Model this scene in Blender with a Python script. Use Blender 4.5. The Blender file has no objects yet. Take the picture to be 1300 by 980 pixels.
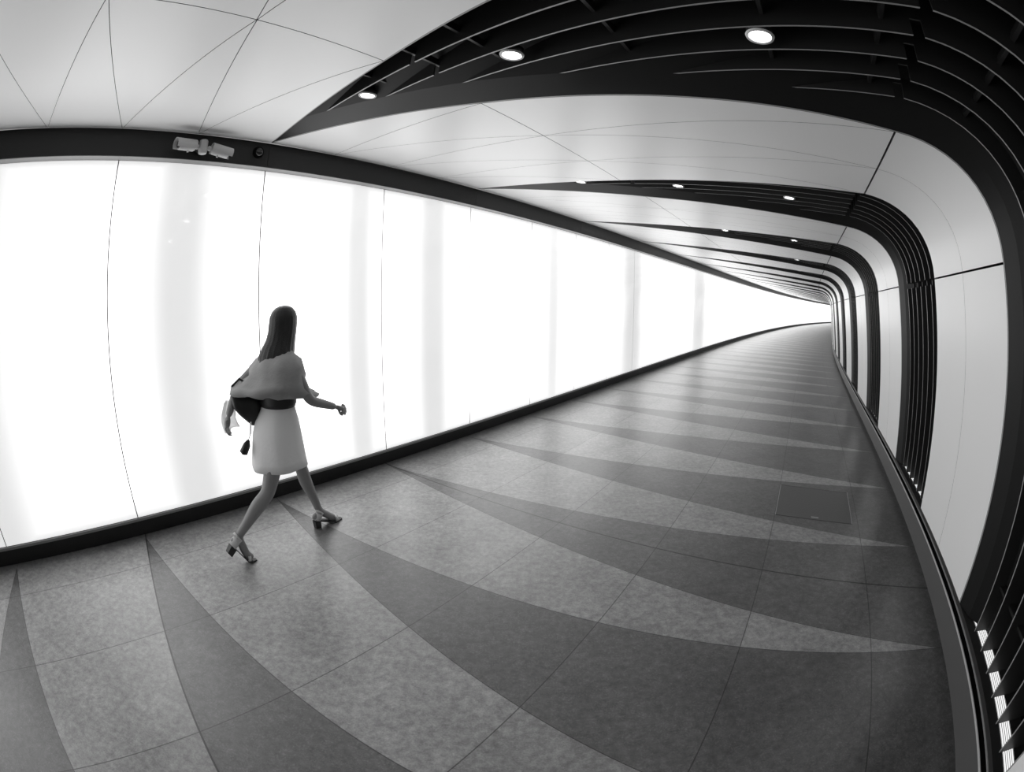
import bpy, bmesh, math, random
from mathutils import Vector, Matrix, noise

random.seed(7)
SC = bpy.context.scene
COL = SC.collection
PI = math.pi

# ------------------------------------------------------------------ helpers
def mat(name, col=0.5, rough=0.5, metal=0.0, spec=0.5, emit=0.0, bump=None, coat=0.0):
    m = bpy.data.materials.new(name)
    m.use_nodes = True
    b = m.node_tree.nodes['Principled BSDF']
    c = (col, col, col) if not isinstance(col, tuple) else col
    b.inputs['Base Color'].default_value = (*c, 1)
    b.inputs['Roughness'].default_value = rough
    b.inputs['Metallic'].default_value = metal
    b.inputs['Specular IOR Level'].default_value = spec
    b.inputs['Coat Weight'].default_value = coat
    if emit:
        b.inputs['Emission Color'].default_value = (1, 1, 1, 1)
        b.inputs['Emission Strength'].default_value = emit
    if bump:
        nt = m.node_tree
        n = nt.nodes.new('ShaderNodeTexNoise'); n.inputs['Scale'].default_value = bump[0]
        n.inputs['Detail'].default_value = 4
        tc = nt.nodes.new('ShaderNodeTexCoord')
        nt.links.new(tc.outputs['Object'], n.inputs['Vector'])
        bp = nt.nodes.new('ShaderNodeBump'); bp.inputs['Strength'].default_value = bump[1]
        bp.inputs['Distance'].default_value = 0.01
        nt.links.new(n.outputs['Fac'], bp.inputs['Height'])
        nt.links.new(bp.outputs['Normal'], b.inputs['Normal'])
    return m

def obj(name, bm, m, parent=None, smooth=False):
    me = bpy.data.meshes.new(name)
    if isinstance(bm, bmesh.types.BMesh):
        bmesh.ops.recalc_face_normals(bm, faces=bm.faces)
        bm.to_mesh(me); bm.free()
    else:
        me = bm
    for mm in (m if isinstance(m, (list, tuple)) else [m]):
        me.materials.append(mm)
    if smooth:
        for p in me.polygons:
            p.use_smooth = True
    o = bpy.data.objects.new(name, me)
    COL.objects.link(o)
    if parent is not None:
        o.parent = parent
        o.matrix_parent_inverse = parent.matrix_world.inverted()
    return o

def thing(name, label, cat, loc=(0, 0, 0), group=None):
    o = bpy.data.objects.new(name, None)
    COL.objects.link(o)
    o.location = loc
    o.matrix_world = Matrix.Translation(loc)
    o.empty_display_size = 0.1
    o['label'] = label; o['category'] = cat
    if group: o['group'] = group
    return o

def tag(o, label, cat, group=None):
    o['label'] = label; o['category'] = cat
    if group: o['group'] = group
    return o

def struct(o):
    o['kind'] = 'structure'
    return o

# ------------------------------------------------------------------ the tunnel's plan
HA, HB = 0.600253, 0.003506          # heading of the left wall at s=0 and how fast it turns right
ORX, ORY = -1.9, 3.522785
S_LO, S_HI, DS = -16.0, 118.0, 0.02
def heading(s): return HA + HB * min(max(s, 0.0), 112.0)
_tab = []
def _build():
    n0 = int(round(-S_LO / DS)); n1 = int(round(S_HI / DS))
    fw = [(ORX, ORY)]
    for i in range(n1):
        h = heading((i + .5) * DS); x, y = fw[-1]
        fw.append((x + math.sin(h) * DS, y + math.cos(h) * DS))
    bw = [(ORX, ORY)]
    for i in range(n0):
        h = heading(-(i + .5) * DS); x, y = bw[-1]
        bw.append((x - math.sin(h) * DS, y - math.cos(h) * DS))
    return bw[:0:-1] + fw
_tab = _build()
def P(s, d, z):
    f = (s - S_LO) / DS
    i = min(max(int(math.floor(f)), 0), len(_tab) - 2); t = f - i
    x = _tab[i][0] * (1 - t) + _tab[i + 1][0] * t
    y = _tab[i][1] * (1 - t) + _tab[i + 1][1] * t
    h = heading(s)
    return Vector((x + d * math.cos(h), y - d * math.sin(h), z))

# section of ceiling, corner and right wall: u runs from the left wall over the ceiling and down
UA, UB = 4.131, 5.03                 # end of the flat soffit, end of the corner curve
WLEN = 1.687
UC = UB + WLEN                       # foot of the wall
Z0, ZS = 3.008, -0.1135
BZ = [(4.131, Z0 + ZS * 4.131), (4.430, Z0 + ZS * 4.131 - .034), (4.669, 2.335), (4.704, 2.002)]
def prof(u, dep=0.0):
    if u <= UA:
        d, z = u, Z0 + ZS * u
        tx, tz = 1, ZS
    elif u < UB:
        t = (u - UA) / (UB - UA); a = 1 - t
        w = (a ** 3, 3 * a * a * t, 3 * a * t * t, t ** 3)
        d = sum(p[0] * k for p, k in zip(BZ, w)); z = sum(p[1] * k for p, k in zip(BZ, w))
        w = (a * a, 2 * a * t, t * t)
        tx = sum((BZ[i + 1][0] - BZ[i][0]) * w[i] for i in range(3))
        tz = sum((BZ[i + 1][1] - BZ[i][1]) * w[i] for i in range(3))
    else:
        t = (u - UB) / WLEN
        d = 4.704 + .179 * t; z = 2.002 - 1.677 * t
        tx, tz = .179, -1.677
    l = math.hypot(tx, tz)
    nx, nz = -tz / l, tx / l         # away from the room
    return d + nx * dep, z + nz * dep
def Q(s, u, dep=0.0):
    d, z = prof(u, dep)
    return P(s, d, z)

def sweep(bm, pts, s0, s1, step=0.66, closed=True, uv=False, caps=True, mi=0):
    "extrude a (d,z) outline along the tunnel"
    n = max(1, int(math.ceil((s1 - s0) / step)))
    rows = []
    for i in range(n + 1):
        s = s0 + (s1 - s0) * i / n
        rows.append([bm.verts.new(P(s, d, z)) for d, z in pts])
    m = len(pts)
    lay = bm.loops.layers.uv.verify() if uv else None
    for i in range(n):
        for j in range(m if closed else m - 1):
            k = (j + 1) % m
            f = bm.faces.new((rows[i][j], rows[i][k], rows[i + 1][k], rows[i + 1][j]))
            f.material_index = mi
            if uv:
                sa = s0 + (s1 - s0) * i / n; sb = s0 + (s1 - s0) * (i + 1) / n
                for lp, q in zip(f.loops, ((sa, pts[j]), (sa, pts[k]), (sb, pts[k]), (sb, pts[j]))):
                    lp[lay].uv = (q[0], q[1][0])
    if closed and caps:
        for r in (rows[0], rows[-1]):
            f = bm.faces.new(r); f.material_index = mi
    return bm

def slab(bm, poly, dep0, dep1, us=None, mi=0, edge=0):
    """a plate that follows the section: poly is a convex (s,u) outline whose two u-monotone sides are
    sampled at the given u values; dep0 is the room face, dep1 the back (numbers or functions of (s,u))"""
    f0 = dep0 if callable(dep0) else (lambda s, u: dep0)
    f1 = dep1 if callable(dep1) else (lambda s, u: dep1)
    umin = min(p[1] for p in poly); umax = max(p[1] for p in poly)
    cuts = sorted(set([umin, umax] + [p[1] for p in poly] + [u for u in (us or []) if umin < u < umax]))
    rows = []
    for u in cuts:
        xs = []
        for (a, b) in zip(poly, poly[1:] + poly[:1]):
            lo, hi = (a, b) if a[1] <= b[1] else (b, a)
            if lo[1] - 1e-9 <= u <= hi[1] + 1e-9:
                if hi[1] - lo[1] < 1e-9: xs += [lo[0], hi[0]]
                else: xs.append(lo[0] + (hi[0] - lo[0]) * (u - lo[1]) / (hi[1] - lo[1]))
        a, b = min(xs), max(xs)
        if b - a < 1e-4:
            m_ = (a + b) / 2; a, b = m_ - 5e-5, m_ + 5e-5
        rows.append([bm.verts.new(Q(a, u, f0(a, u))), bm.verts.new(Q(b, u, f0(b, u))),
                     bm.verts.new(Q(b, u, f1(b, u))), bm.verts.new(Q(a, u, f1(a, u)))])
    for r, t in zip(rows, rows[1:]):
        for j in range(4):
            k = (j + 1) % 4
            f = bm.faces.new((r[j], r[k], t[k], t[j])); f.material_index = mi if j == 0 else edge
    for r in (rows[0], rows[-1]):
        f = bm.faces.new(r); f.material_index = edge

def inset(poly, g):
    "shrink a convex polygon by g"
    n = len(poly)
    ar = sum(poly[i][0] * poly[(i + 1) % n][1] - poly[(i + 1) % n][0] * poly[i][1] for i in range(n))
    if ar < 0: poly = poly[::-1]
    out = []
    for i in range(n):
        p0, p1, p2 = Vector(poly[i - 1]), Vector(poly[i]), Vector(poly[(i + 1) % n])
        e1 = (p1 - p0).normalized(); e2 = (p2 - p1).normalized()
        n1 = Vector((-e1.y, e1.x)); n2 = Vector((-e2.y, e2.x))
        den = 1 + n1.dot(n2)
        out.append(tuple(p1 + (n1 + n2) * (g / max(den, .15))))
    return out

def frange(a, b, st):
    n = max(1, int(round((b - a) / st)))
    return [a + (b - a) * i / n for i in range(n + 1)]

CORNER = frange(UA, UB, .075)

# ------------------------------------------------------------------ materials
M_dark = mat('dark_metal', .018, .45, spec=.4)
M_void = mat('dark_lining', .006, .8, spec=.1)
M_fin = mat('louvre_metal', .022, .38, spec=.5)
M_edge = mat('blade_edge_highlight', .30, .35, spec=.6)  # paler tone painting the light that the blade edges catch
M_plate = mat('dark_plate', .012, .45, spec=.2)
M_white = mat('satin_white_panel', .93, .32, spec=.5)
M_back = mat('panel_backing', .40, .8)
M_trim = mat('grey_trim', .36, .45)
M_skirt = mat('grey_painted_metal', .10, .38, spec=.5)
M_skirt_edge = mat('pale_metal_edge', .50, .3)  # thin line along the rail, paler than the kerb face
M_band = mat('black_band', .012, .42, spec=.4)
M_toe = mat('black_toe_kick', .012, .5)
M_lamp = mat('lamp_diffuser', .9, .3, emit=14.0)
M_ring = mat('lamp_ring', .75, .3)
M_cam = mat('camera_housing', .55, .38)
M_glass = mat('dark_lens', .01, .05, spec=.8)

def mat_light_wall():
    m = bpy.data.materials.new('backlit_glass'); m.use_nodes = True
    nt = m.node_tree; L = nt.links; b = nt.nodes['Principled BSDF']
    b.inputs['Base Color'].default_value = (.72, .72, .72, 1)
    b.inputs['Roughness'].default_value = .06
    b.inputs['Specular IOR Level'].default_value = .5
    b.inputs['Emission Color'].default_value = (1, 1, 1, 1)
    uv = nt.nodes.new('ShaderNodeUVMap')
    sx = nt.nodes.new('ShaderNodeSeparateXYZ'); L.new(uv.outputs[0], sx.inputs[0])
    n = nt.nodes.new('ShaderNodeTexNoise'); n.noise_dimensions = '1D'
    n.inputs['Scale'].default_value = .9; n.inputs['Detail'].default_value = 2
    L.new(sx.outputs[0], n.inputs['W'])
    mr = nt.nodes.new('ShaderNodeMapRange')
    mr.inputs['From Min'].default_value = .30; mr.inputs['From Max'].default_value = .62
    mr.inputs['To Min'].default_value = .80; mr.inputs['To Max'].default_value = 1.05
    L.new(n.outputs['Fac'], mr.inputs['Value'])
    cur = mr.outputs[0]
    def math_(op, a, bb, c=None):
        q = nt.nodes.new('ShaderNodeMath'); q.operation = op
        for i, v in enumerate((a, bb, c)):
            if v is None: continue
            if isinstance(v, (int, float)): q.inputs[i].default_value = v
            else: L.new(v, q.inputs[i])
        return q.outputs[0]
    # stretches of the wall whose lamps are dimmed
    dim = cur
    for c, w, k in DIMS:
        a = math_('ABSOLUTE', math_('SUBTRACT', sx.outputs[0], c), 0)
        r = nt.nodes.new('ShaderNodeMapRange'); r.interpolation_type = 'SMOOTHSTEP'
        r.inputs['From Min'].default_value = w * .15; r.inputs['From Max'].default_value = w * 1.35
        r.inputs['To Min'].default_value = k; r.inputs['To Max'].default_value = 1
        L.new(a, r.inputs['Value'])
        dim = math_('MINIMUM', dim, r.outputs[0])
    # lamps sit away from the top and bottom rails
    a = math_('ABSOLUTE', math_('SUBTRACT', sx.outputs[1], 1.48), 0)
    r = nt.nodes.new('ShaderNodeMapRange'); r.interpolation_type = 'SMOOTHSTEP'
    r.inputs['From Min'].default_value = 1.0; r.inputs['From Max'].default_value = 1.36
    r.inputs['To Min'].default_value = 1.05; r.inputs['To Max'].default_value = .27
    L.new(a, r.inputs['Value'])
    cur = math_('MINIMUM', dim, r.outputs[0])
    cur = math_('MULTIPLY', cur, WALL_E)
    L.new(cur, b.inputs['Emission Strength'])
    return m
WALL_E = 2.0
DIMS = [(7.6, 1.15, .29), (13.6, 1.6, .30), (1.75, .42, .31), (.75, .3, .33), (-1.0, .5, .31), (-3.0, .9, .31), (4.3, .35, .36)]
M_light = mat_light_wall()
M_side = mat('panel_side', .12, .7)

def mat_floor():
    m = bpy.data.materials.new('stone_floor'); m.use_nodes = True
    nt = m.node_tree; L = nt.links; b = nt.nodes['Principled BSDF']
    def math_(op, a, bb=0.0, c=None):
        q = nt.nodes.new('ShaderNodeMath'); q.operation = op
        for i, v in enumerate((a, bb, c)):
            if v is None: continue
            if isinstance(v, (int, float)): q.inputs[i].default_value = v
            else: L.new(v, q.inputs[i])
        return q.outputs[0]
    uv = nt.nodes.new('ShaderNodeUVMap')
    sx = nt.nodes.new('ShaderNodeSeparateXYZ'); L.new(uv.outputs[0], sx.inputs[0])
    s, d = sx.outputs[0], sx.outputs[1]
    PER = 1.3246
    # wedge edges: left edge s = a0 - .152 d, right edge s = a0 + .126 d
    a0 = -.268
    x = math_('SUBTRACT', s, a0)
    lft = math_('ADD', x, math_('MULTIPLY', d, .152))      # >0 right of the left edge
    def fmodp(v):
        q = nt.nodes.new('ShaderNodeMath'); q.operation = 'FLOORED_MODULO'
        L.new(v, q.inputs[0]); q.inputs[1].default_value = PER
        return q.outputs[0]
    lm = fmodp(lft)                                         # distance past the left edge, per bay
    width = math_('MULTIPLY', d, .2695)
    dark = math_('LESS_THAN', lm, width)
    cell = math_('FLOOR', math_('DIVIDE', lft, PER))
    # joints
    g1 = math_('ABSOLUTE', math_('SUBTRACT', fm(nt, math_('SUBTRACT', d, .417), .8), .4))
    g1 = math_('GREATER_THAN', g1, .4 - .003)
    e1 = math_('LESS_THAN', lm, .0045)
    e2 = math_('LESS_THAN', math_('ABSOLUTE', math_('SUBTRACT', lm, width)), .003)
    # expansion joint across the floor
    j = math_('ABSOLUTE', math_('SUBTRACT', s, math_('SUBTRACT', 1.07, math_('MULTIPLY', d, .0155))))
    j = math_('LESS_THAN', j, .0065)
    jb = math_('ABSOLUTE', math_('SUBTRACT', lft, -PER))
    jb = math_('LESS_THAN', jb, .005)
    joint = math_('MAXIMUM', j, jb)
    # stone
    tc = nt.nodes.new('ShaderNodeTexCoord')
    def nz(scale, det, rough=.6, vec=None):
        q = nt.nodes.new('ShaderNodeTexNoise'); q.inputs['Scale'].default_value = scale
        q.inputs['Detail'].default_value = det; q.inputs['Roughness'].default_value = rough
        L.new(tc.outputs['Object'], q.inputs['Vector']); return q.outputs['Fac']
    cloud, fine, grain = nz(2.6, 6, .65), nz(26, 5, .7), nz(130, 2, .5)
    tile = nt.nodes.new('ShaderNodeTexWhiteNoise'); tile.noise_dimensions = '3D'
    cmb = nt.nodes.new('ShaderNodeCombineXYZ')
    L.new(cell, cmb.inputs[0]); L.new(math_('FLOOR', math_('DIVIDE', math_('SUBTRACT', d, .417), .8)), cmb.inputs[1]); L.new(dark, cmb.inputs[2])
    L.new(cmb.outputs[0], tile.inputs['Vector'])
    base = math_('ADD', math_('MULTIPLY', dark, FD - FL), FL)
    def around(v, amt): return math_('ADD', math_('MULTIPLY', math_('SUBTRACT', v, .5), amt), 1.0)
    v = math_('MULTIPLY', base, around(cloud, 1.0))
    v = math_('MULTIPLY', v, around(fine, 1.3))
    v = math_('MULTIPLY', v, around(grain, .7))
    v = math_('MULTIPLY', v, around(tile.outputs['Value'], .16))
    # pale flecks in the stone
    fl = math_('MULTIPLY', math_('GREATER_THAN', nz(85, 3, .6), .56), math_('GREATER_THAN', nz(11, 3, .6), .47))
    v = math_('MULTIPLY', v, around(nz(13, 4, .7), .9))
    v = math_('ADD', v, math_('MULTIPLY', fl, .04))
    gr = math_('MAXIMUM', g1, math_('MAXIMUM', e1, e2))
    v = math_('MULTIPLY', v, math_('SUBTRACT', 1.0, math_('MULTIPLY', gr, .7)))
    v = math_('MULTIPLY', v, math_('SUBTRACT', 1.0, math_('MULTIPLY', joint, .9)))
    cc = nt.nodes.new('ShaderNodeCombineColor')
    for i in range(3): L.new(v, cc.inputs[i])
    L.new(cc.outputs[0], b.inputs['Base Color'])
    r = math_('ADD', math_('MULTIPLY', fine, .10), .29)
    L.new(r, b.inputs['Roughness'])
    b.inputs['Specular IOR Level'].default_value = .85
    bp = nt.nodes.new('ShaderNodeBump'); bp.inputs['Strength'].default_value = .04; bp.inputs['Distance'].default_value = .004
    L.new(math_('SUBTRACT', math_('ADD', fine, math_('MULTIPLY', grain, .5)), math_('MULTIPLY', math_('MAXIMUM', gr, joint), 2.0)), bp.inputs['Height'])
    L.new(bp.outputs['Normal'], b.inputs['Normal'])
    return m
def fm(nt, v, per):
    q = nt.nodes.new('ShaderNodeMath'); q.operation = 'FLOORED_MODULO'
    nt.links.new(v, q.inputs[0]); q.inputs[1].default_value = per
    return q.outputs[0]
FL, FD = .29, .115
M_floor = mat_floor()

# ------------------------------------------------------------------ floor
S_A, S_B = -11.0, 116.0
bm = bmesh.new()
lay = bm.loops.layers.uv.verify()
ns = int((S_B - S_A) / .5); nd = 6
grid = [[bm.verts.new(P(S_A + (S_B - S_A) * i / ns, -.10 + 5.10 * j / nd, 0)) for j in range(nd + 1)] for i in range(ns + 1)]
for i in range(ns):
    for j in range(nd):
        f = bm.faces.new((grid[i][j], grid[i][j + 1], grid[i + 1][j + 1], grid[i + 1][j]))
        for lp, (a, c) in zip(f.loops, ((i, j), (i, j + 1), (i + 1, j + 1), (i + 1, j))):
            lp[lay].uv = (S_A + (S_B - S_A) * a / ns, -.10 + 5.10 * c / nd)
struct(obj('floor', bm, M_floor))

# ------------------------------------------------------------------ left wall: backlit panels
PW = 1.3246; PS0 = -1.609426
HTOP, HBOT = 2.783, .183
bm = bmesh.new()
sweep(bm, [(-.055, .17), (-.055, 3.05), (-.16, 3.05), (-.16, .17)], S_A, S_B)
wall_left = struct(obj('wall_left', bm, M_back))
i0 = int(math.floor((S_A + .4 - PS0) / PW)); i1 = int((S_B - 1.5 - PS0) / PW)
for i in range(i0, i1):
    a = PS0 + PW * i; g = .004
    bm = bmesh.new(); lay = bm.loops.layers.uv.verify()
    nseg = 2
    fr = [[bm.verts.new(P(a + g + (PW - 2 * g) * k / nseg, dd, zz)) for dd, zz in ((0, HBOT), (0, HTOP), (-.045, HTOP), (-.045, HBOT))] for k in range(nseg + 1)]
    for k in range(nseg):
        for j in range(4):
            jj = (j + 1) % 4
            f = bm.faces.new((fr[k][j], fr[k][jj], fr[k + 1][jj], fr[k + 1][j])); f.material_index = 0 if j == 0 else 1
            zz = (HBOT, HTOP, HTOP, HBOT)
            for lp, (kk, q) in zip(f.loops, ((k, j), (k, jj), (k + 1, jj), (k + 1, j))):
                lp[lay].uv = (a + g + (PW - 2 * g) * kk / nseg, zz[q])
    for f_ in (bm.faces.new(fr[0]), bm.faces.new(fr[-1])): f_.material_index = 1
    obj('light_panel', bm, [M_light, M_side], wall_left)

# rail over the light wall, ledge and recessed skirting under it
bm = bmesh.new()
sweep(bm, [(-.05, HTOP + .001), (.100, HTOP + .001), (.100, HTOP + .005), (-.05, HTOP + .005)], S_A, S_B)
struct(obj('trim_2', bm, M_trim))
SAP = -.315392; PER2 = 2 * PW
bm = bmesh.new()
k0 = int(math.floor((S_A - SAP) / PER2)) + 1; k1 = int((S_B - SAP) / PER2)
band = [(-.05, HTOP + .005), (.100, HTOP + .005), (.100, 2.996), (-.05, 2.996)]
for k in range(k0, k1):
    a = SAP + PER2 * k
    sweep(bm, band, a + .0015, a + PER2 - .0015)
struct(obj('trim_1', bm, M_band))
bm = bmesh.new()
sweep(bm, [(-.09, HBOT - .024), (.020, HBOT - .024), (.020, HBOT - .004), (-.09, HBOT - .004)], S_A, S_B)
struct(obj('trim_3', bm, mat('grey_ledge', .20, .5)))
bm = bmesh.new()
sweep(bm, [(-.12, .0), (-.075, .0), (-.075, HBOT - .024), (-.12, HBOT - .024)], S_A, S_B)
struct(obj('baseboard_left', bm, M_toe))

# ------------------------------------------------------------------ right kerb and rail
bm = bmesh.new()
sweep(bm, [(5.02, 0), (4.955, 0), (4.955, .05), (4.902, .05), (4.899, .222), (4.955, .222), (4.955, .278), (5.02, .278)], S_A, S_B)
base_r = struct(obj('baseboard_right', bm, M_skirt))
bm = bmesh.new()
sweep(bm, [(4.8955, .220), (4.8955, .230), (4.899, .232), (4.904, .230), (4.904, .220)], S_A, S_B)
obj('rail_edge', bm, M_skirt_edge, base_r)
bm = bmesh.new()
sweep(bm, [(4.904, .2225), (4.904, .226), (4.951, .226), (4.951, .277), (4.955, .277), (4.955, .2225)], S_A, S_B)
obj('rail_groove', bm, M_void, base_r)
bm = bmesh.new()
sweep(bm, [(4.8885, .281), (4.8885, .288), (4.892, .290), (4.93, .290), (4.93, .281)], S_A, S_B)
obj('rail_edge', bm, mat('pale_rail_edge', .22, .35), base_r)  # upper edge in a paler grey than the cap
bm = bmesh.new()
sweep(bm, [(4.893, .290), (4.886, .325), (5.10, .325), (5.10, .29)], S_A, S_B)
obj('rail_cap', bm, mat('dark_rail_cap', .03, .4), base_r)

# ------------------------------------------------------------------ ceiling and right wall
UAP = .125
def far_edge(u):
    if u <= 2.046: return -.3154 + (.0121 + .3154) * (u - UAP) / (2.046 - UAP)
    if u <= UA: return .0121 + (.2631 - .0121) * (u - 2.046) / (UA - 2.046)
    if u <= UB: return .2631 + .0242 * (u - UA) / (UB - UA)
    return .2873 + .0101 * (u - UB) / WLEN
def near_edge(u):
    if u <= 2.046: return -.3154 + (-.6809 + .3154) * (u - UAP) / (2.046 - UAP)
    if u <= UA: return -.6809 + (-1.1336 + .6809) * (u - 2.046) / (UA - 2.046)
    if u <= UB: return -1.1336 + .0771 * (u - UA) / (UB - UA)
    return -1.0565 + .0501 * (u - UB) / WLEN
U_L, U1, U_F = .103, 2.046, UC - .004
K_LO, K_HI = -2, 42
bm = bmesh.new()
# dark lining behind the panels and in the slots
us = [-.02] + frange(0, UA, 1.4)[1:] + CORNER[1:] + frange(UB, UC, .9)[1:]
sl, sr = S_A, S_B
rows = []
n = int((sr - sl) / 1.0)
for i in range(n + 1):
    s = sl + (sr - sl) * i / n
    rows.append([bm.verts.new(Q(s, u, .27)) for u in us] + [bm.verts.new(Q(s, u, .31)) for u in us[::-1]])
m_ = len(rows[0])
for r, t in zip(rows, rows[1:]):
    for j in range(m_):
        k = (j + 1) % m_
        bm.faces.new((r[j], r[k], t[k], t[j]))
ceiling = struct(obj('ceiling', bm, M_void))
bm = bmesh.new()
sweep(bm, [(5.16, .0), (5.16, 2.0), (5.22, 2.0), (5.22, .0)], S_A, S_B)
wall_right = struct(obj('wall_right', bm, M_void))

GAP = .0046
for k in range(K_LO, K_HI):
    o = PER2 * k
    nx = PER2
    detail = k < 9
    # soffit: triangular plates fanning between the left wall and the slots
    nl = [(-.3154 + nx * i / 4 + o, UAP if i in (0, 4) else U_L) for i in range(5)]
    fa, nb = far_edge(U1), near_edge(U1) + nx
    ml = [(fa + (nb - fa) * i / 3 + o, U1) for i in range(4)]
    fA, nA = far_edge(UA), near_edge(UA) + nx
    al = [(fA + (nA - fA) * i / 2 + o, UA - .004) for i in range(3)]
    tris = [(nl[0], nl[1], ml[0]), (ml[0], nl[1], ml[1]), (nl[1], nl[2], ml[1]), (ml[1], nl[2], ml[2]), (nl[2], nl[3], ml[2]), (ml[2], nl[3], ml[3]), (nl[3], nl[4], ml[3]),
            (ml[0], ml[1], al[0]), (ml[1], al[1], al[0]), (ml[1], ml[2], al[1]), (ml[2], al[2], al[1]), (ml[2], ml[3], al[2])]
    bm = bmesh.new()
    for t in tris:
        slab(bm, inset(list(t), GAP * .6), 0.0, .02, us=[1.0, 3.0], edge=1)
    obj('ceiling_panel', bm, [M_white, M_side], ceiling)
    bm = bmesh.new()
    fB, nB = far_edge(UB), near_edge(UB) + nx
    mA, mB = (fA + nA) / 2, (fB + nB) / 2
    for q in ([(fA + o, UA + .004), (mA + o, UA + .004), (mB + o, UB - .004), (fB + o, UB - .004)],
              [(mA + o, UA + .004), (nA + o, UA + .004), (nB + o, UB - .004), (mB + o, UB - .004)]):
        slab(bm, inset(q, GAP * .35), 0.0, .02, us=CORNER, edge=1)
    cp = obj('curved_panel', bm, [M_white, M_side], ceiling, smooth=True); cp.data.set_sharp_from_angle(angle=math.radians(30))
    bm = bmesh.new()
    fC, nC = far_edge(UC), near_edge(UC) + nx
    mC = (fC + nC) / 2
    for q in ([(fB + o, UB + .004), (mB + o, UB + .004), (mC + o, U_F), (fC + o, U_F)],
              [(mB + o, UB + .004), (nB + o, UB + .004), (nC + o, U_F), (mC + o, U_F)]):
        slab(bm, inset(q, GAP * .35), 0.0, .02, us=frange(UB, UC, .5), edge=1)
    obj('wall_panel', bm, [M_white, M_side], wall_right)

# ------------------------------------------------------------------ louvred ribs
def rec(u):                                        # how far the louvres sit behind the panel face
    if u < UA: return .055
    if u < UB: return .055 - .025 * (u - UA) / (UB - UA)
    return .03
def margin_in(u):
    if u < UA: return min(far_edge(u) - .004, -.17 + .16 * (u - 2.04))
    return .1646 - .01 * min(1, (u - UA) / (UB - UA))
FSP, FSL = .1675, .163
def fin_s(j, u):
    base = -.01 - FSP * j
    if u < UA: return base - FSL * (u - 4.12)
    return base
def fin_start(j):
    u = .4
    while u < UA and fin_s(j, u) > margin_in(u) - .002: u += .01
    return u
JOINTS = (2.03, UA - .02, UB + .01)
LONG_U = [u for u in frange(.0, UA, .2)] + CORNER + frange(UB, UC, .4)
ORD = ['first', 'second', 'third', 'fourth', 'fifth', 'sixth', 'seventh', 'eighth']

def strip(bm, fs, u0, u1, w, d0, d1, side=1, us=None, mi=0):
    "a strip along a line s=fs(u), w wide towards side, from depth d0(u) to d1(u)"
    cuts = sorted(set([u0, u1] + [u for u in (us or LONG_U) if u0 < u < u1]))
    rows = []
    for u in cuts:
        s = fs(u); a, b = (s, s + w * side) if side > 0 else (s - w, s)
        e0 = d0(u) if callable(d0) else d0; e1 = d1(u) if callable(d1) else d1
        rows.append([bm.verts.new(Q(a, u, e0)), bm.verts.new(Q(b, u, e0)), bm.verts.new(Q(b, u, e1)), bm.verts.new(Q(a, u, e1))])
    for r, t in zip(rows, rows[1:]):
        for j in range(4):
            kk = (j + 1) % 4
            f = bm.faces.new((r[j], r[kk], t[kk], t[j]))
            f.material_index = mi if not (isinstance(mi, tuple)) else mi[0 if j == 0 else 1]
    for r in (rows[0], rows[-1]):
        f = bm.faces.new(r)
        if isinstance(mi, tuple): f.material_index = mi[1]

M_grille = bpy.data.materials.new('lit_floor_grille'); M_grille.use_nodes = True
_nt = M_grille.node_tree; _b = _nt.nodes['Principled BSDF']
_uv = _nt.nodes.new('ShaderNodeUVMap'); _w = _nt.nodes.new('ShaderNodeTexWave')
_w.bands_direction = 'Y'; _w.inputs['Scale'].default_value = 24.0
_nt.links.new(_uv.outputs[0], _w.inputs['Vector'])
_r = _nt.nodes.new('ShaderNodeMapRange'); _r.inputs['From Min'].default_value = .12; _r.inputs['From Max'].default_value = .3
_r.inputs['To Max'].default_value = 1.0
_nt.links.new(_w.outputs['Fac'], _r.inputs['Value'])
_nt.links.new(_r.outputs[0], _b.inputs['Emission Strength'])
_b.inputs['Emission Color'].default_value = (1, 1, 1, 1); _b.inputs['Base Color'].default_value = (.2, .2, .2, 1)

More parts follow.
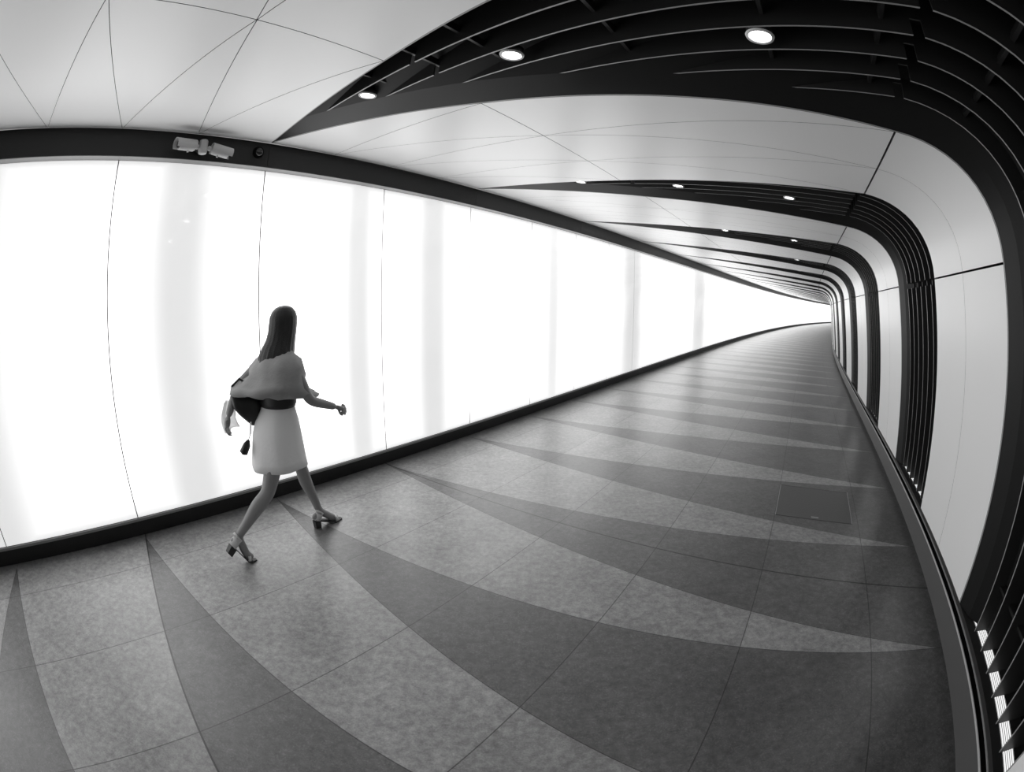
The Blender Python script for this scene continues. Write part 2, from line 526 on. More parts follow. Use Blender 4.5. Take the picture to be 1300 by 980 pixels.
GROUP = 'dark louvred ribs across the ceiling and down the right wall'
def build_rib(k):
    o = PER2 * k
    full = k <= 4
    if k == 0: lab = 'nearest and widest dark louvred rib, sweeping over the top right corner of the tunnel'
    elif k < 0: lab = 'dark louvred rib behind the nearest rib'
    elif k < 8: lab = ORD[k] + ' dark louvred rib counted from the nearest, arching from left wall to right kerb'
    else: lab = 'thin dark louvred rib far down the curving tunnel'
    c = Q(-.4 + o, 4.0, 0)
    t = thing('louvre_rib', lab, 'rib', Q(-.4 + o, UC, 0), GROUP)
    # housing: cheeks along both edges
    bm = bmesh.new()
    strip(bm, lambda u: far_edge(u) + o - .002, UAP + .02, U_F, .006, .022, .27, -1)
    strip(bm, lambda u: near_edge(u) + o + .002, UAP + .02, U_F, .006, .022, .27, 1)
    obj('housing', bm, M_dark, t)
    # smooth plate along the far edge, folding back to the louvres
    bm = bmesh.new()
    cuts = sorted(set([UAP + .02, U_F] + [u for u in LONG_U if UAP + .02 < u < U_F]))
    rows = []
    for u in cuts:
        b = far_edge(u) - .011; a = near_edge(u) + .02
        if a > b - .004: a = b - .004
        v = max(u, 1.05)
        wdt = max(.05, far_edge(v) - margin_in(v)); sl = rec(v) / wdt
        m = max(b - wdt, a)                        # fold line where the louvres begin
        e = sl * (b - m)
        a = max(a, m - (.26 - e) / .6)
        e2 = e + .6 * (m - a)
        rows.append([bm.verts.new(Q(b + o, u, .002)), bm.verts.new(Q(m + o, u, e)), bm.verts.new(Q(a + o, u, e2)),
                     bm.verts.new(Q(a + o, u, e2 + .012)), bm.verts.new(Q(m + o, u, e + .012)), bm.verts.new(Q(b + o, u, .014))])
    for r, tt in zip(rows, rows[1:]):
        for j in range(6):
            kk = (j + 1) % 6
            bm.faces.new((r[j], r[kk], tt[kk], tt[j]))
    bm.faces.new(rows[0]); bm.faces.new(rows[-1])
    mp = obj('margin_plate', bm, M_plate, t, True); mp.data.set_sharp_from_angle(angle=math.radians(12))
    # thin metal edges
    for fn, sd in ((far_edge, -1), (near_edge, 1)):
        bm = bmesh.new()
        strip(bm, lambda u: fn(u) + o, UAP + .04, U_F, .010 if sd < 0 else .012, .001 if sd < 0 else .006, .03, sd)
        obj('edge_strip', bm, M_trim if full else M_dark, t)
    # louvre blades
    for j in range(6):
        u0 = fin_start(j); th = .009
        bm = bmesh.new()
        brk = [u for u in JOINTS if u > u0 + .1] if full else []
        cuts = sorted(set([u0, U_F - .012] + [u for u in LONG_U if u0 < u < U_F - .012]))
        cuts = [u for u in cuts if not any(abs(u - b) < .03 for b in brk)]
        pts = [(u, 0.0) for u in cuts]
        for b in brk:
            pts += [(b - .022, 0.0), (b - .0215, .07), (b + .0215, .07), (b + .022, 0.0)]
        pts.sort()
        rows = []
        for u, ex in pts:
            s = fin_s(j, u) + o; r0 = rec(u) + ex
            rows.append([bm.verts.new(Q(s, u, r0)), bm.verts.new(Q(s + th, u, r0)), bm.verts.new(Q(s + th, u, rec(u) + .175)), bm.verts.new(Q(s, u, rec(u) + .175))])
        for r, tt, ra, rb in zip(rows, rows[1:], pts, pts[1:]):
            for q in range(4):
                kk = (q + 1) % 4
                f = bm.faces.new((r[q], r[kk], tt[kk], tt[q])); f.material_index = 1 if q == 0 and ra[1] == 0 and rb[1] == 0 else 0  # room-facing edge carries the painted highlight, notches stay dark
        bm.faces.new(rows[0]); bm.faces.new(rows[-1])
        obj('louvre_blade', bm, [M_fin, M_edge], t)
    # cross bars that carry the blades
    if k <= 2:
        for u in (1.62, 2.03, 2.36, 2.95, 3.55, 3.98, 4.42, 4.80, 5.35, 5.95, 6.45):
            a = near_edge(u) + .012; b = margin_in(u) - .002
            if b - a < .1: continue
            bm = bmesh.new()
            slab(bm, [(a + o, u - .008), (b + o, u - .008), (b + o, u + .008), (a + o, u + .008)], rec(u) + .05, rec(u) + .085)
            obj('cross_bar', bm, M_dark, t)
    # lit grille at the foot
    if k <= 3:
        a, b = near_edge(UC) + .02 + o, margin_in(UC) - .03 + o
        bm = bmesh.new(); lay = bm.loops.layers.uv.verify()
        n = 8; vs = []
        for i in range(n + 1):
            s = a + (b - a) * i / n
            vs.append((s, bm.verts.new(P(s, 4.950, .3275)), bm.verts.new(P(s, 5.018, .3275)), bm.verts.new(P(s, 4.950, .3255)), bm.verts.new(P(s, 5.018, .3255))))
        for p, q in zip(vs, vs[1:]):
            for ids in ((1, 2), (3, 4), (1, 3), (2, 4)):
                f = bm.faces.new((p[ids[0]], p[ids[1]], q[ids[1]], q[ids[0]]))
                for lp, (ss, dd) in zip(f.loops, ((p[0], 0), (p[0], .068), (q[0], .068), (q[0], 0))): lp[lay].uv = (ss, dd)
        obj('uplight_grille', bm, M_grille, t)
    return t
for k in range(0, 28):
    build_rib(k)

# ------------------------------------------------------------------ downlights
def ring_bm(rad, prof_pts, n=28):
    bm = bmesh.new(); rows = []
    for i in range(n):
        a = 2 * PI * i / n
        rows.append([bm.verts.new((r * math.cos(a), r * math.sin(a), z)) for r, z in prof_pts])
    for i in range(n):
        A, B = rows[i], rows[(i + 1) % n]
        for j in range(len(prof_pts) - 1):
            bm.faces.new((A[j], A[j + 1], B[j + 1], B[j]))
    return bm
def disc_bm(rad, z, h, n=28):
    bm = bmesh.new()
    bmesh.ops.create_cone(bm, cap_ends=True, segments=n, radius1=rad, radius2=rad, depth=h)
    bmesh.ops.translate(bm, verts=bm.verts, vec=(0, 0, z))
    return bm
ring_me = disc_me = can_me = None
WHERE = ['nearest the left wall', 'in the middle of the row of three', 'nearest the right wall']
def downlight(k, idx, u):
    global ring_me, disc_me, can_me
    s = -.343 + PER2 * k
    c = Q(s, u, .055); nrm = (Q(s, u, 0) - Q(s, u, 1)).normalized()      # into the room
    if k < 4:
        lab = 'round recessed downlight %s in the %s louvred rib' % (WHERE[idx], 'nearest' if k == 0 else ORD[k])
    else:
        lab = 'tiny round downlight in a far louvred rib'
    t = thing('downlight', lab, 'ceiling light', c, 'round downlights in the ribs')
    t.rotation_mode = 'QUATERNION'; t.rotation_quaternion = Vector((0, 0, -1)).rotation_difference(nrm)
    def child(nm, me, m):
        if me is None: return None
        oo = bpy.data.objects.new(nm, me); COL.objects.link(oo); oo.parent = t; return oo
    if ring_me is None:
        r = obj('rim', ring_bm(.07, [(.040, .006), (.042, -.002), (.046, -.006), (.0465, -.003), (.052, -.006), (.055, .002)]), M_ring, None, True); ring_me = r.data
        d = obj('lens', disc_bm(.040, .006, .006), M_lamp); disc_me = d.data
        cn = obj('can', ring_bm(.07, [(.0, .035), (.050, .035), (.050, .004), (.045, .004)]), M_dark, None, True); can_me = cn.data
        for x in (r, d, cn): x.parent = t
    else:
        child('rim', ring_me, M_ring); child('lens', disc_me, M_lamp); child('can', can_me, M_dark)
for k in range(0, 14):
    for idx, u in enumerate((1.48, 2.49, 3.53)):
        downlight(k, idx, u)

# ------------------------------------------------------------------ hatch in the floor
def box_sd(bm, s0, s1, d0, d1, z0, z1):
    v = [bm.verts.new(P(s, d, z)) for z in (z0, z1) for s, d in ((s0, d0), (s1, d0), (s1, d1), (s0, d1))]
    for f in ((0, 1, 2, 3), (4, 5, 6, 7), (0, 1, 5, 4), (1, 2, 6, 5), (2, 3, 7, 6), (3, 0, 4, 7)):
        bm.faces.new([v[i] for i in f])
hx0, hx1, hd0, hd1 = 1.965, 2.71, 3.62, 4.36
t = thing('floor_hatch', 'square stone access hatch with thin metal edges in the dark floor near the right kerb', 'hatch', P(2.34, 3.99, 0))
M_hst = mat('hatch_stone', .105, .36, bump=(60, .15)); M_hme = mat('hatch_edge', .42, .35, metal=.5)
bm = bmesh.new(); box_sd(bm, hx0 + .006, hx1 - .006, hd0 + .006, hd1 - .006, 0.0, .0018); obj('cover', bm, M_hst, t)
for a in ((hx0, hx1, hd0, hd0 + .006), (hx0, hx1, hd1 - .006, hd1)):
    bm = bmesh.new(); box_sd(bm, *a, 0, .003); obj('edge_strip', bm, M_hme, t)
for a in ((hx0, hx0 + .003, hd0, hd1), (hx1 - .003, hx1, hd0, hd1)):
    bm = bmesh.new(); box_sd(bm, *a, 0, .0025); obj('edge_strip', bm, mat('hatch_edge_dull', .10, .4), t)
bm = bmesh.new(); box_sd(bm, hx0 + .035, hx0 + .06, 3.96, 4.03, .0018, .0032); obj('lifting_socket', bm, M_hme, t)

# ------------------------------------------------------------------ security cameras on the band
def tube(bm, pts, radii, n=16, caps=True):
    rows = []
    for i, p in enumerate(pts):
        p = Vector(p)
        a = Vector(pts[max(i - 1, 0)]); b = Vector(pts[min(i + 1, len(pts) - 1)])
        ax = (b - a).normalized()
        up = Vector((0, 0, 1)) if abs(ax.z) < .9 else Vector((1, 0, 0))
        x = ax.cross(up).normalized(); y = x.cross(ax).normalized()
        r = radii[i] if isinstance(radii, (list, tuple)) else radii
        rows.append([bm.verts.new(p + x * (r * math.cos(2 * PI * q / n)) + y * (r * math.sin(2 * PI * q / n))) for q in range(n)])
    for r, t_ in zip(rows, rows[1:]):
        for q in range(n):
            bm.faces.new((r[q], r[(q + 1) % n], t_[(q + 1) % n], t_[q]))
    if caps:
        bm.faces.new(rows[0]); bm.faces.new(rows[-1])
    return bm
cs, cd, cz = -.945, .215, 2.850
t = thing('security_camera', 'pale grey twin bullet security cameras on one bracket on the black band', 'camera', P(cs, .10, 2.86))
bm = bmesh.new()
tube(bm, [P(cs, .085, 2.905), P(cs, .13, 2.88), P(cs, .16, 2.87)], [.05, .05, .045]); obj('wall_bracket', bm, M_dark, t, True)
bm = bmesh.new()
tube(bm, [P(cs, cd, cz + .060), P(cs, cd, cz + .052), P(cs, cd, cz + .03), P(cs, cd, cz - .03), P(cs, cd, cz - .046), P(cs, cd, cz - .05)], [.030, .036, .036, .036, .032, .02], 20)
tube(bm, [P(cs, .15, cz + .01), P(cs, cd, cz)], [.028, .028])
obj('junction_housing', bm, M_cam, t, False)
for sg, yaw, zt in ((-1, -.10, .012), (1, .15, -.012)):
    a = P(cs + sg * .03, cd, cz); b = P(cs + sg * .075, cd + .01, cz + (.004 if sg < 0 else -.004))
    bm = bmesh.new(); tube(bm, [a, b], [.014, .014], 12)
    bmesh.ops.create_uvsphere(bm, u_segments=12, v_segments=8, radius=.02, matrix=Matrix.Translation((a + b) / 2))
    obj('swivel_arm', bm, M_cam, t, True)
    e = P(cs + sg * .235, cd + (.05 if sg < 0 else -.0), cz + (-.004 if sg < 0 else -.028))
    ax = (e - b).normalized()
    bm = bmesh.new()
    tube(bm, [b, b + ax * .012, b + ax * .14, b + ax * .145], [.036, .042, .042, .038], 20)
    body = obj('camera_body', bm, M_cam, t, True)
    # sunshield: a shell over the top and sides
    up = Vector((0, 0, 1)); x = ax.cross(up).normalized(); y = x.cross(ax).normalized()
    bm = bmesh.new(); rows = []
    for l in (-.004, .175):
        for r in (.049, .0455):
            rows.append([bm.verts.new(b + ax * l + x * (r * math.cos(q)) + y * (r * math.sin(q))) for q in [math.radians(-35 + 250 * i_ / 18) for i_ in range(19)]])
    for A, B in ((0, 2), (1, 3), (0, 1), (2, 3)):
        for q in range(18):
            bm.faces.new((rows[A][q], rows[A][q + 1], rows[B][q + 1], rows[B][q]))
    for q in (0, 18):
        bm.faces.new((rows[0][q], rows[1][q], rows[3][q], rows[2][q]))
    obj('sunshield', bm, M_cam, body, False)
    bm = bmesh.new(); tube(bm, [b + ax * .1452, b + ax * .150], [.034, .030], 20); obj('lens', bm, M_glass, body, True)
    bm = bmesh.new(); tube(bm, [b + ax * .06 - y * .038, b + ax * .06 - y * .052], [.008, .008], 10); obj('cable_gland', bm, M_cam, body)

t = thing('dome_camera', 'small black dome sensor on the black band right of the twin cameras', 'camera', P(-.415, .10, 2.91))
nrm = (P(-.415, 1, 2.83) - P(-.415, 0, 2.915)).normalized()
c0 = P(-.415, .098, 2.905)
bm = bmesh.new(); tube(bm, [c0 - nrm * .01, c0 + nrm * .018], [.052, .048], 24); obj('base', bm, M_void, t)
bm = bmesh.new(); bmesh.ops.create_uvsphere(bm, u_segments=24, v_segments=14, radius=.038, matrix=Matrix.Translation(c0 + nrm * .018)); obj('dome', bm, M_glass, t, True)

# ------------------------------------------------------------------ the walking woman
M_skin = mat('skin', .27, .5); M_hair = mat('dark_hair', .010, .38, bump=(120, .3)); M_top = mat('grey_blouse', .40, .7, bump=(45, .25))
M_skirt_c = mat('pale_skirt', .93, .8, bump=(40, .15)); M_belt = mat('black_belt', .012, .5); M_bag = mat('black_leather', .012, .4)
M_shoe = mat('pale_shoe_leather', .62, .4); M_sole = mat('dark_sole', .03, .5); M_scarf = mat('pale_scarf', .9, .8)
def translucent(m, f, col):
    nt = m.node_tree; out = [n for n in nt.nodes if n.type == 'OUTPUT_MATERIAL'][0]
    t = nt.nodes.new('ShaderNodeBsdfTranslucent'); t.inputs['Color'].default_value = (col, col, col, 1)
    mx = nt.nodes.new('ShaderNodeMixShader'); mx.inputs[0].default_value = f
    nt.links.new(nt.nodes['Principled BSDF'].outputs[0], mx.inputs[1]); nt.links.new(t.outputs[0], mx.inputs[2]); nt.links.new(mx.outputs[0], out.inputs['Surface'])
translucent(M_scarf, .6, .95); translucent(M_top, .15, .3)

def skin_mesh(verts, edges, root=0, sub=1):
    me = bpy.data.meshes.new('tmp'); me.from_pydata([v[0] for v in verts], edges, [])
    o = bpy.data.objects.new('tmp', me); COL.objects.link(o)
    md = o.modifiers.new('skin', 'SKIN'); md.use_smooth_shade = True; md.branch_smoothing = .35
    if not me.skin_vertices:
        bpy.context.view_layer.objects.active = o
    sv = me.skin_vertices[0].data
    for i, v in enumerate(verts):
        r = v[1]
        sv[i].radius = r if isinstance(r, tuple) else (r, r)
        sv[i].use_root = (i == root)
    if sub:
        m2 = o.modifiers.new('sub', 'SUBSURF'); m2.levels = m2.render_levels = sub
    dg = bpy.context.evaluated_depsgraph_get(); dg.update()
    res = bpy.data.meshes.new_from_object(o.evaluated_get(dg))
    bpy.data.objects.remove(o); bpy.data.meshes.remove(me)
    return res

def fuse(meshes, voxel):
    bm = bmesh.new()
    for m in meshes: bm.from_mesh(m)
    me = bpy.data.meshes.new('fused'); bm.to_mesh(me); bm.free()
    o = bpy.data.objects.new('tmp', me); COL.objects.link(o)
    md = o.modifiers.new('r', 'REMESH'); md.mode = 'VOXEL'; md.voxel_size = voxel
    sm = o.modifiers.new('s', 'SMOOTH'); sm.factor = .5; sm.iterations = 3
    dg = bpy.context.evaluated_depsgraph_get(); dg.update()
    res = bpy.data.meshes.new_from_object(o.evaluated_get(dg))
    bpy.data.objects.remove(o)
    return res

def ell(center, rx, ry, rz, rot=None):
    bm = bmesh.new()
    bmesh.ops.create_uvsphere(bm, u_segments=20, v_segments=14, radius=1)
    M = Matrix.Translation(center) @ (rot or Matrix()) @ Matrix.Diagonal((rx, ry, rz, 1))
    bmesh.ops.transform(bm, matrix=M, verts=bm.verts)
    me = bpy.data.meshes.new('e'); bm.to_mesh(me); bm.free(); return me

HW = heading(-.5)
FWD = Vector((math.sin(HW), math.cos(HW), 0)); RGT = Vector((math.cos(HW), -math.sin(HW), 0)); UPV = Vector((0, 0, 1))
ROT = Matrix((RGT, FWD, UPV)).transposed().to_4x4()       # local x right, y forward
def W(s, d, z): return P(s, d, z)

J = {  # joints as (along the tunnel, from the left wall, height)
 'pelvis': (-.535, .73, .90), 'belly': (-.515, .73, 1.03), 'chest': (-.475, .73, 1.22), 'neckb': (-.455, .73, 1.36), 'neck': (-.435, .73, 1.43), 'head': (-.415, .73, 1.53),
 'hipR': (-.54, .82, .86), 'kneeR': (-.695, .815, .465), 'ankR': (-.985, .80, .215), 'ballR': (-.955, .80, .055), 'toeR': (-.905, .80, .03),
 'hipL': (-.525, .64, .86), 'kneeL': (-.325, .655, .525), 'ankL': (-.225, .665, .135), 'ballL': (-.105, .665, .032), 'toeL': (-.055, .665, .022),
 'shR': (-.450, .885, 1.325), 'elR': (-.345, .925, 1.055), 'wrR': (-.12, .90, .972),
 'shL': (-.475, .575, 1.325), 'elL': (-.715, .545, 1.15), 'wrL': (-.835, .60, .965)}
RAD = {'pelvis': .125, 'belly': .105, 'chest': .12, 'neckb': .065, 'neck': .048, 'head': .055, 'hipR': .085, 'kneeR': .053, 'ankR': .032, 'ballR': .034, 'toeR': .022,
       'hipL': .085, 'kneeL': .053, 'ankL': .032, 'ballL': .032, 'toeL': .022, 'shR': .052, 'elR': .037, 'wrR': .024, 'shL': .052, 'elL': .037, 'wrL': .024}
names = list(J)
verts = [(W(*J[n]), RAD[n]) for n in names]
def mid(a, b, t, r):
    va, vb = W(*J[a]), W(*J[b]); verts.append((va.lerp(vb, t), r)); return len(verts) - 1
ix = {n: i for i, n in enumerate(names)}
ed = [('pelvis', 'belly'), ('belly', 'chest'), ('chest', 'neckb'), ('neckb', 'neck'), ('neck', 'head'), ('pelvis', 'hipR'), ('pelvis', 'hipL'),
      ('ankR', 'ballR'), ('ballR', 'toeR'), ('ankL', 'ballL'), ('ballL', 'toeL'), ('chest', 'shR'), ('chest', 'shL'), ('shR', 'elR'), ('shL', 'elL')]
edges = [(ix[a], ix[b]) for a, b in ed]
for h, kn, an in (('hipR', 'kneeR', 'ankR'), ('hipL', 'kneeL', 'ankL')):
    a = mid(h, kn, .5, .072); edges += [(ix[h], a), (a, ix[kn])]
    c = mid(kn, an, .32, .056); e = mid(kn, an, .7, .038)
    verts[c] = (verts[c][0] - FWD * .012, .056)
    edges += [(ix[kn], c), (c, e), (e, ix[an])]
for el, wr in (('elR', 'wrR'), ('elL', 'wrL')):
    a = mid(el, wr, .3, .036); edges += [(ix[el], a), (a, ix[wr])]
body_parts = [skin_mesh(verts, edges, 0, 2)]
# head with face: skull, jaw, nose, brow, lips, ears; she looks along the tunnel
hc = W(-.405, .73, 1.555); HR = ROT @ Matrix.Rotation(math.radians(38), 4, 'Z') @ Matrix.Rotation(math.radians(-6), 4, 'X')
def hp(x, y, z): return hc + (HR @ Vector((x, y, z)))
body_parts += [ell(hp(0, -.012, .02), .070, .088, .085, HR), ell(hp(0, .022, -.045), .052, .062, .062, HR), ell(hp(0, .045, -.085), .026, .026, .020, HR),
               ell(hp(0, .092, -.022), .011, .016, .020, HR), ell(hp(0, .078, .018), .045, .014, .010, HR), ell(hp(0, .078, -.058), .022, .010, .007, HR), ell(hp(0, .077, -.068), .018, .010, .007, HR),
               ell(hp(.070, -.01, -.015), .008, .017, .028, HR), ell(hp(-.070, -.01, -.015), .008, .017, .028, HR), ell(hp(.03, .072, -.002), .013, .010, .007, HR), ell(hp(-.03, .072, -.002), .013, .010, .007, HR)]
# heels of the feet
body_parts += [ell(W(-1.02, .80, .185), .028, .034, .034, ROT), ell(W(-.262, .665, .095), .027, .034, .032, ROT)]
# hands: palm, four fingers and a thumb, loosely curled
def hand(wr, fw, side, palm):
    fw = fw.normalized(); palm = palm.normalized(); acr = fw.cross(palm).normalized() * side
    out = []
    pc = wr + fw * .045
    v = [(wr - fw * .01, .021), (wr + fw * .03, (.030, .016)), (wr + fw * .075, (.036, .014))]
    out.append(skin_mesh(v, [(0, 1), (1, 2)], 0, 2))
    for i, (off, ln) in enumerate(((-.027, .064), (-.009, .074), (.009, .070), (.026, .054))):
        b = wr + fw * (.068 - abs(off) * .15) + acr * off
        p1 = b + fw * ln * .45 + palm * .010
        p2 = p1 + fw * ln * .25 + palm * ln * .30
        p3 = p2 + fw * ln * .02 + palm * ln * .28
        out.append(skin_mesh([(b - fw * .012, .0095), (b, .0095), (p1, .0088), (p2, .0082), (p3, .007)], [(0, 1), (1, 2), (2, 3), (3, 4)], 0, 1))
    b = wr + fw * .028 - acr * .026
    out.append(skin_mesh([(b + acr * .012, .012), (b, .0115), (b + fw * .028 - acr * .016 + palm * .012, .010), (b + fw * .052 - acr * .014 + palm * .024, .008)], [(0, 1), (1, 2), (2, 3)], 0, 1))
    return out
fR = (W(*J['wrR']) - W(*J['elR'])).normalized()
body_parts += hand(W(*J['wrR']), fR, 1, (-RGT * .9 - UPV * .35))
fL = (W(-.865, .615, .89) - W(*J['wrL'])).normalized()
body_parts += hand(W(*J['wrL']), fL, -1, (RGT * .6 + FWD * .6))
me = fuse(body_parts, .0055)
woman = obj('person', me, M_skin, None, True)
tag(woman, 'woman with long dark hair, grey blouse and pale skirt striding along beside the lit wall', 'person')

def loft(name, rings, m, parent, n=40, thick=.004, wob=0.0, nw=7, seed=1, cap=False):
    "rings: (s, d, z, half along, half across[, phase])"
    bm = bmesh.new(); rows = []
    for i, r in enumerate(rings):
        s, d, z, a, b = r[:5]; tilt = r[5] if len(r) > 5 else 0
        row = []
        for q in range(n):
            th = 2 * PI * q / n
            k = 1 + wob * (i / max(1, len(rings) - 1)) * math.sin(nw * th + seed + i * .35)
            ps, pd = a * k * math.cos(th), b * k * math.sin(th)
            row.append(bm.verts.new(P(s + ps, d + pd, z + tilt * math.cos(th))))
        rows.append(row)
    for r, t_ in zip(rows, rows[1:]):
        for q in range(n):
            bm.faces.new((r[q], r[(q + 1) % n], t_[(q + 1) % n], t_[q]))
    if cap: bm.faces.new(rows[0]); bm.faces.new(rows[-1])
    o = obj(name, bm, m, parent, True)
    if thick:
        md = o.modifiers.new('t', 'SOLIDIFY'); md.thickness = thick; md.offset = 1
    return o
loft('skirt', [(-.495, .73, 1.035, .108, .135), (-.50, .73, .99, .118, .145), (-.515, .73, .92, .150, .168), (-.525, .73, .84, .172, .180), (-.53, .73, .74, .188, .186), (-.535, .73, .66, .198, .190), (-.535, .73, .605, .202, .192)], M_skirt_c, woman, wob=.035, nw=6)
loft('belt', [(-.482, .73, 1.150, .115, .140), (-.486, .73, 1.13, .122, .147), (-.492, .73, 1.04, .121, .148), (-.495, .73, 1.018, .114, .143)], M_belt, woman)
# blouse: a loose poncho-like top, wider at the back where the arm swings out
rings = [(-.452, .73, 1.405, .058, .060), (-.458, .73, 1.385, .075, .085), (-.468, .73, 1.355, .108, .150), (-.480, .73, 1.315, .138, .195), (-.492, .73, 1.27, .160, .222), (-.505, .73, 1.225, .182, .238),
         (-.518, .73, 1.18, .215, .246), (-.525, .73, 1.150, .252, .240, -.010), (-.520, .73, 1.122, .295, .240, -.026), (-.515, .73, 1.102, .310, .236, -.042), (-.515, .73, 1.096, .302, .228, -.042)]
pn = loft('blouse', rings, M_top, woman, n=72, thick=.005, wob=.045, nw=9, seed=2)
for v in pn.data.vertices:
    q = v.co
    a = noise.noise(Vector((q.x * 4 + q.y * 6, q.y * 4, q.z * 30))) * .034 + noise.noise(q * 12) * .016
    v.co = q + v.normal * a
# hair: long, straight, down the back, covering the head
hr = []
for (s, d, z, a, b) in ((-.405, .73, 1.672, .004, .004), (-.407, .73, 1.668, .035, .035), (-.410, .73, 1.655, .062, .060), (-.412, .73, 1.63, .084, .080), (-.415, .73, 1.595, .098, .090), (-.420, .73, 1.55, .100, .092), (-.428, .73, 1.50, .100, .092),
                        (-.442, .73, 1.45, .104, .094), (-.465, .735, 1.40, .116, .104), (-.485, .74, 1.35, .124, .118), (-.500, .745, 1.30, .116, .120), (-.510, .75, 1.25, .092, .100), (-.515, .75, 1.21, .060, .070), (-.517, .75, 1.18, .030, .040)):
    hr.append((s, d, z, a, b))
h = loft('hair', hr, M_hair, woman, n=56, thick=0, wob=.05, nw=19, cap=True)
# open the hair at the face
bm = bmesh.new(); bm.from_mesh(h.data)
for v in bm.verts:
    l = HR.inverted().to_3x3() @ (v.co - hc)
    if l.y > .03 and abs(l.x) < .062 and -.12 < l.z < .055:
        v.co -= (HR.to_3x3() @ Vector((0, 1, 0))) * (l.y - .03) * .75
bm.to_mesh(h.data); bm.free()

# shoes: pale ankle-strap sandals with block heels
def shoe(heel, ball, toe, ank, planted):
    fwd = (ball - heel); 
    bm = bmesh.new()
    side = RGT
    pts = [(heel - fwd.normalized() * .02, .026), (heel + fwd * .3, .026), (heel + fwd * .7, .033), (ball, .038), (ball.lerp(toe, .6), .034), (toe + (toe - ball).normalized() * .025, .014)]
    rows = []
    for p, w_ in pts:
        rows.append([bm.verts.new(p + side * w_), bm.verts.new(p - side * w_), bm.verts.new(p - side * w_ - UPV * .012), bm.verts.new(p + side * w_ - UPV * .012)])
    for r, t_ in zip(rows, rows[1:]):
        for q in range(4): bm.faces.new((r[q], r[(q + 1) % 4], t_[(q + 1) % 4], t_[q]))
    bm.faces.new(rows[0]); bm.faces.new(rows[-1])
    sh = obj('shoe', bm, M_sole, woman)
    # heel block
    dn = -UPV if planted else (-UPV * .55 - FWD * .55).normalized()
    bm = bmesh.new(); hb = []
    h_ = heel.z - .010 if planted else .062
    for q, sc in ((0.0, 1.0), (h_, .86)):
        c = heel - UPV * .010 + dn * q
        f1 = fwd.normalized()
        if planted: f1 = Vector((f1.x, f1.y, 0)).normalized()
        hb.append([bm.verts.new(c + f1 * (a * sc) + side * (b * sc)) for a, b in ((-.026, -.024), (-.020, -.026), (.026, -.026), (.030, 0), (.026, .026), (-.020, .026), (-.026, .024))])
    for q in range(7): bm.faces.new((hb[0][q], hb[0][(q + 1) % 7], hb[1][(q + 1) % 7], hb[1][q]))
    bm.faces.new(hb[0]); bm.faces.new(hb[1])
    obj('heel', bm, M_sole, sh)
    # counter round the heel
    axs = (ank - heel).normalized(); f1 = fwd.normalized()
    bm = bmesh.new(); rr = []
    for q, rad in ((-.005, .036), (.03, .039), (.065, .035)):
        c = heel + axs * q + f1 * .008
        rr.append([bm.verts.new(c - f1 * rad * math.cos(a) + side * rad * math.sin(a)) for a in [math.radians(-105 + 210 * i / 12) for i in range(13)]])
    for r, t_ in zip(rr, rr[1:]):
        for q in range(12): bm.faces.new((r[q], r[q + 1], t_[q + 1], t_[q]))
    cn = obj('heel_counter', bm, M_shoe, sh, True); md = cn.modifiers.new('t', 'SOLIDIFY'); md.thickness = .004
    # ankle strap and toe strap
    def band(c, ax, rad, h, nm):
        ax = ax.normalized(); x = ax.cross(side).normalized(); y = side
        bm = bmesh.new(); rw = []
        for q in (-h, h):
            rw.append([bm.verts.new(c + ax * q + x * rad[0] * math.cos(2 * PI * i / 20) + y * rad[1] * math.sin(2 * PI * i / 20)) for i in range(20)])
        for i in range(20): bm.faces.new((rw[0][i], rw[0][(i + 1) % 20], rw[1][(i + 1) % 20], rw[1][i]))
        b_ = obj(nm, bm, M_shoe, sh, True); md = b_.modifiers.new('t', 'SOLIDIFY'); md.thickness = .004
    band(ank + (heel - ank) * .12, (ank - heel) + f1 * .02, (.042, .038), .009, 'ankle_strap')
    band(ball.lerp(toe, .25) + UPV * .016, (toe - ball), (.032, .040), .012, 'toe_strap')
shoe(W(-.262, .665, .072), W(-.105, .665, .013), W(-.055, .665, .013), W(*J['ankL']), True)
shoe(W(-1.045, .80, .165), W(-.965, .80, .028), W(-.915, .80, .014), W(*J['ankR']), False)

# bag, tassel and scarf that she carries at her left side
bag = thing('handbag', 'black leather handbag hanging behind the walking woman under her arm', 'bag', W(-.72, .66, .90))
bm = bmesh.new(); rows = []
for z, s0, s1, hd in ((1.115, -.80, -.57, .030), (1.10, -.81, -.56, .045), (1.03, -.80, -.565, .055), (.97, -.755, -.59, .052), (.915, -.70, -.62, .040), (.89, -.675, -.64, .02)):
    c = (s0 + s1) / 2; a = (s1 - s0) / 2
    rows.append([bm.verts.new(W(c + a * math.copysign(abs(math.cos(t_)) ** .7, math.cos(t_)), .635 + hd * math.copysign(abs(math.sin(t_)) ** .7, math.sin(t_)), z)) for t_ in [2 * PI * i / 28 for i in range(28)]])
for r, t_ in zip(rows, rows[1:]):
    for q in range(28): bm.faces.new((r[q], r[(q + 1) % 28], t_[(q + 1) % 28], t_[q]))
bm.faces.new(rows[0]); bm.faces.new(rows[-1])
obj('bag_body', bm, M_bag, bag, True)
bm = bmesh.new(); tube(bm, [W(-.80, .635, 1.10), W(-.79, .625, 1.17), W(-.73, .62, 1.21), W(-.67, .625, 1.17), W(-.66, .635, 1.10)], .009, 8); obj('handle', bm, M_bag, bag, True)
bm = bmesh.new(); tube(bm, [W(-.70, .69, .93), W(-.715, .70, .86), W(-.745, .70, .80)], .006, 8); st = obj('tassel_cord', bm, M_scarf, bag, True)
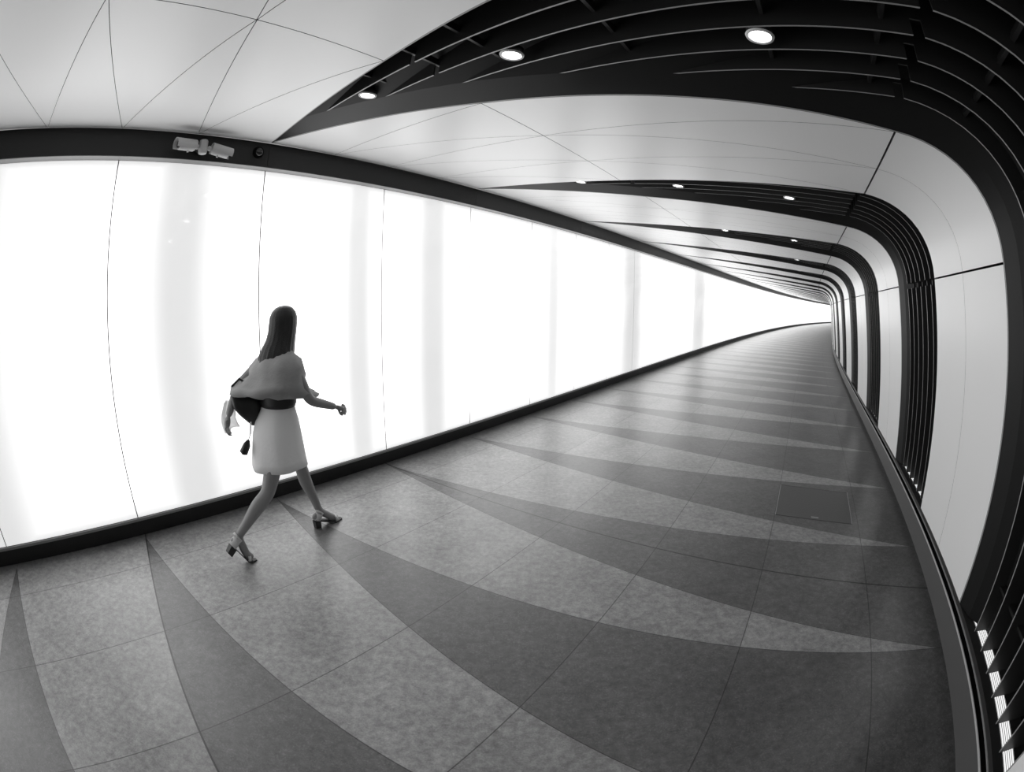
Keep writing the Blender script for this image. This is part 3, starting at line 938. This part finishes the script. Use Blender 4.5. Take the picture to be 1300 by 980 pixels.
bm = bmesh.new(); tube(bm, [W(-.738, .70, .815), W(-.755, .70, .785), W(-.79, .70, .735), W(-.795, .70, .725)], [.010, .026, .030, .008], 12); obj('tassel', bm, M_bag, st, True)
bm = bmesh.new()
n1, n2 = 14, 10; gv = []
for i in range(n1 + 1):
    for j in range(n2 + 1):
        a = i / n1; b = j / n2
        gv.append(bm.verts.new(W(-.735 - .11 * b - .03 * math.sin(3 * a) + .012 * math.sin(9 * b), .535 + .03 * math.sin(8 * b + 2 * a), 1.06 - .18 * a - .04 * b * a)))
for i in range(n1):
    for j in range(n2):
        bm.faces.new((gv[i * (n2 + 1) + j], gv[i * (n2 + 1) + j + 1], gv[(i + 1) * (n2 + 1) + j + 1], gv[(i + 1) * (n2 + 1) + j]))
sc_ = obj('scarf', bm, M_scarf, None, True); md = sc_.modifiers.new('t', 'SOLIDIFY'); md.thickness = .005
tag(sc_, 'pale cloth trailing behind the black handbag of the walking woman', 'scarf')

# ------------------------------------------------------------------ light, world, camera
w = bpy.data.worlds.new('World'); SC.world = w; w.use_nodes = True
w.node_tree.nodes['Background'].inputs[0].default_value = (.6, .6, .6, 1)
w.node_tree.nodes['Background'].inputs[1].default_value = .5

cam = bpy.data.cameras.new('Camera'); co = bpy.data.objects.new('Camera', cam); COL.objects.link(co)
cam.type = 'PANO'
cam.panorama_type = 'FISHEYE_EQUISOLID'
cam.sensor_fit = 'HORIZONTAL'; cam.sensor_width = 36
cam.fisheye_lens = 591.646745 / 1300 * 36
cam.fisheye_fov = math.radians(215)
cam.shift_x = -(655.3237 - 650) / 1300
cam.shift_y = (454.1005 - 490) / 980
cam.clip_end = 400; cam.clip_start = .02
co.matrix_world = Matrix.Translation((0, 0, 1.7)) @ Matrix.Rotation(-.128079, 4, 'X') @ Matrix.Rotation(-.011248, 4, 'Y') @ Matrix.Rotation(PI / 2, 4, 'X')
SC.camera = co

SC.view_settings.view_transform = 'Standard'
try: SC.view_settings.look = 'None'
except Exception: pass
SC.view_settings.exposure = 0.0
SC.view_settings.gamma = 1.0
SC.view_settings.use_curve_mapping = False
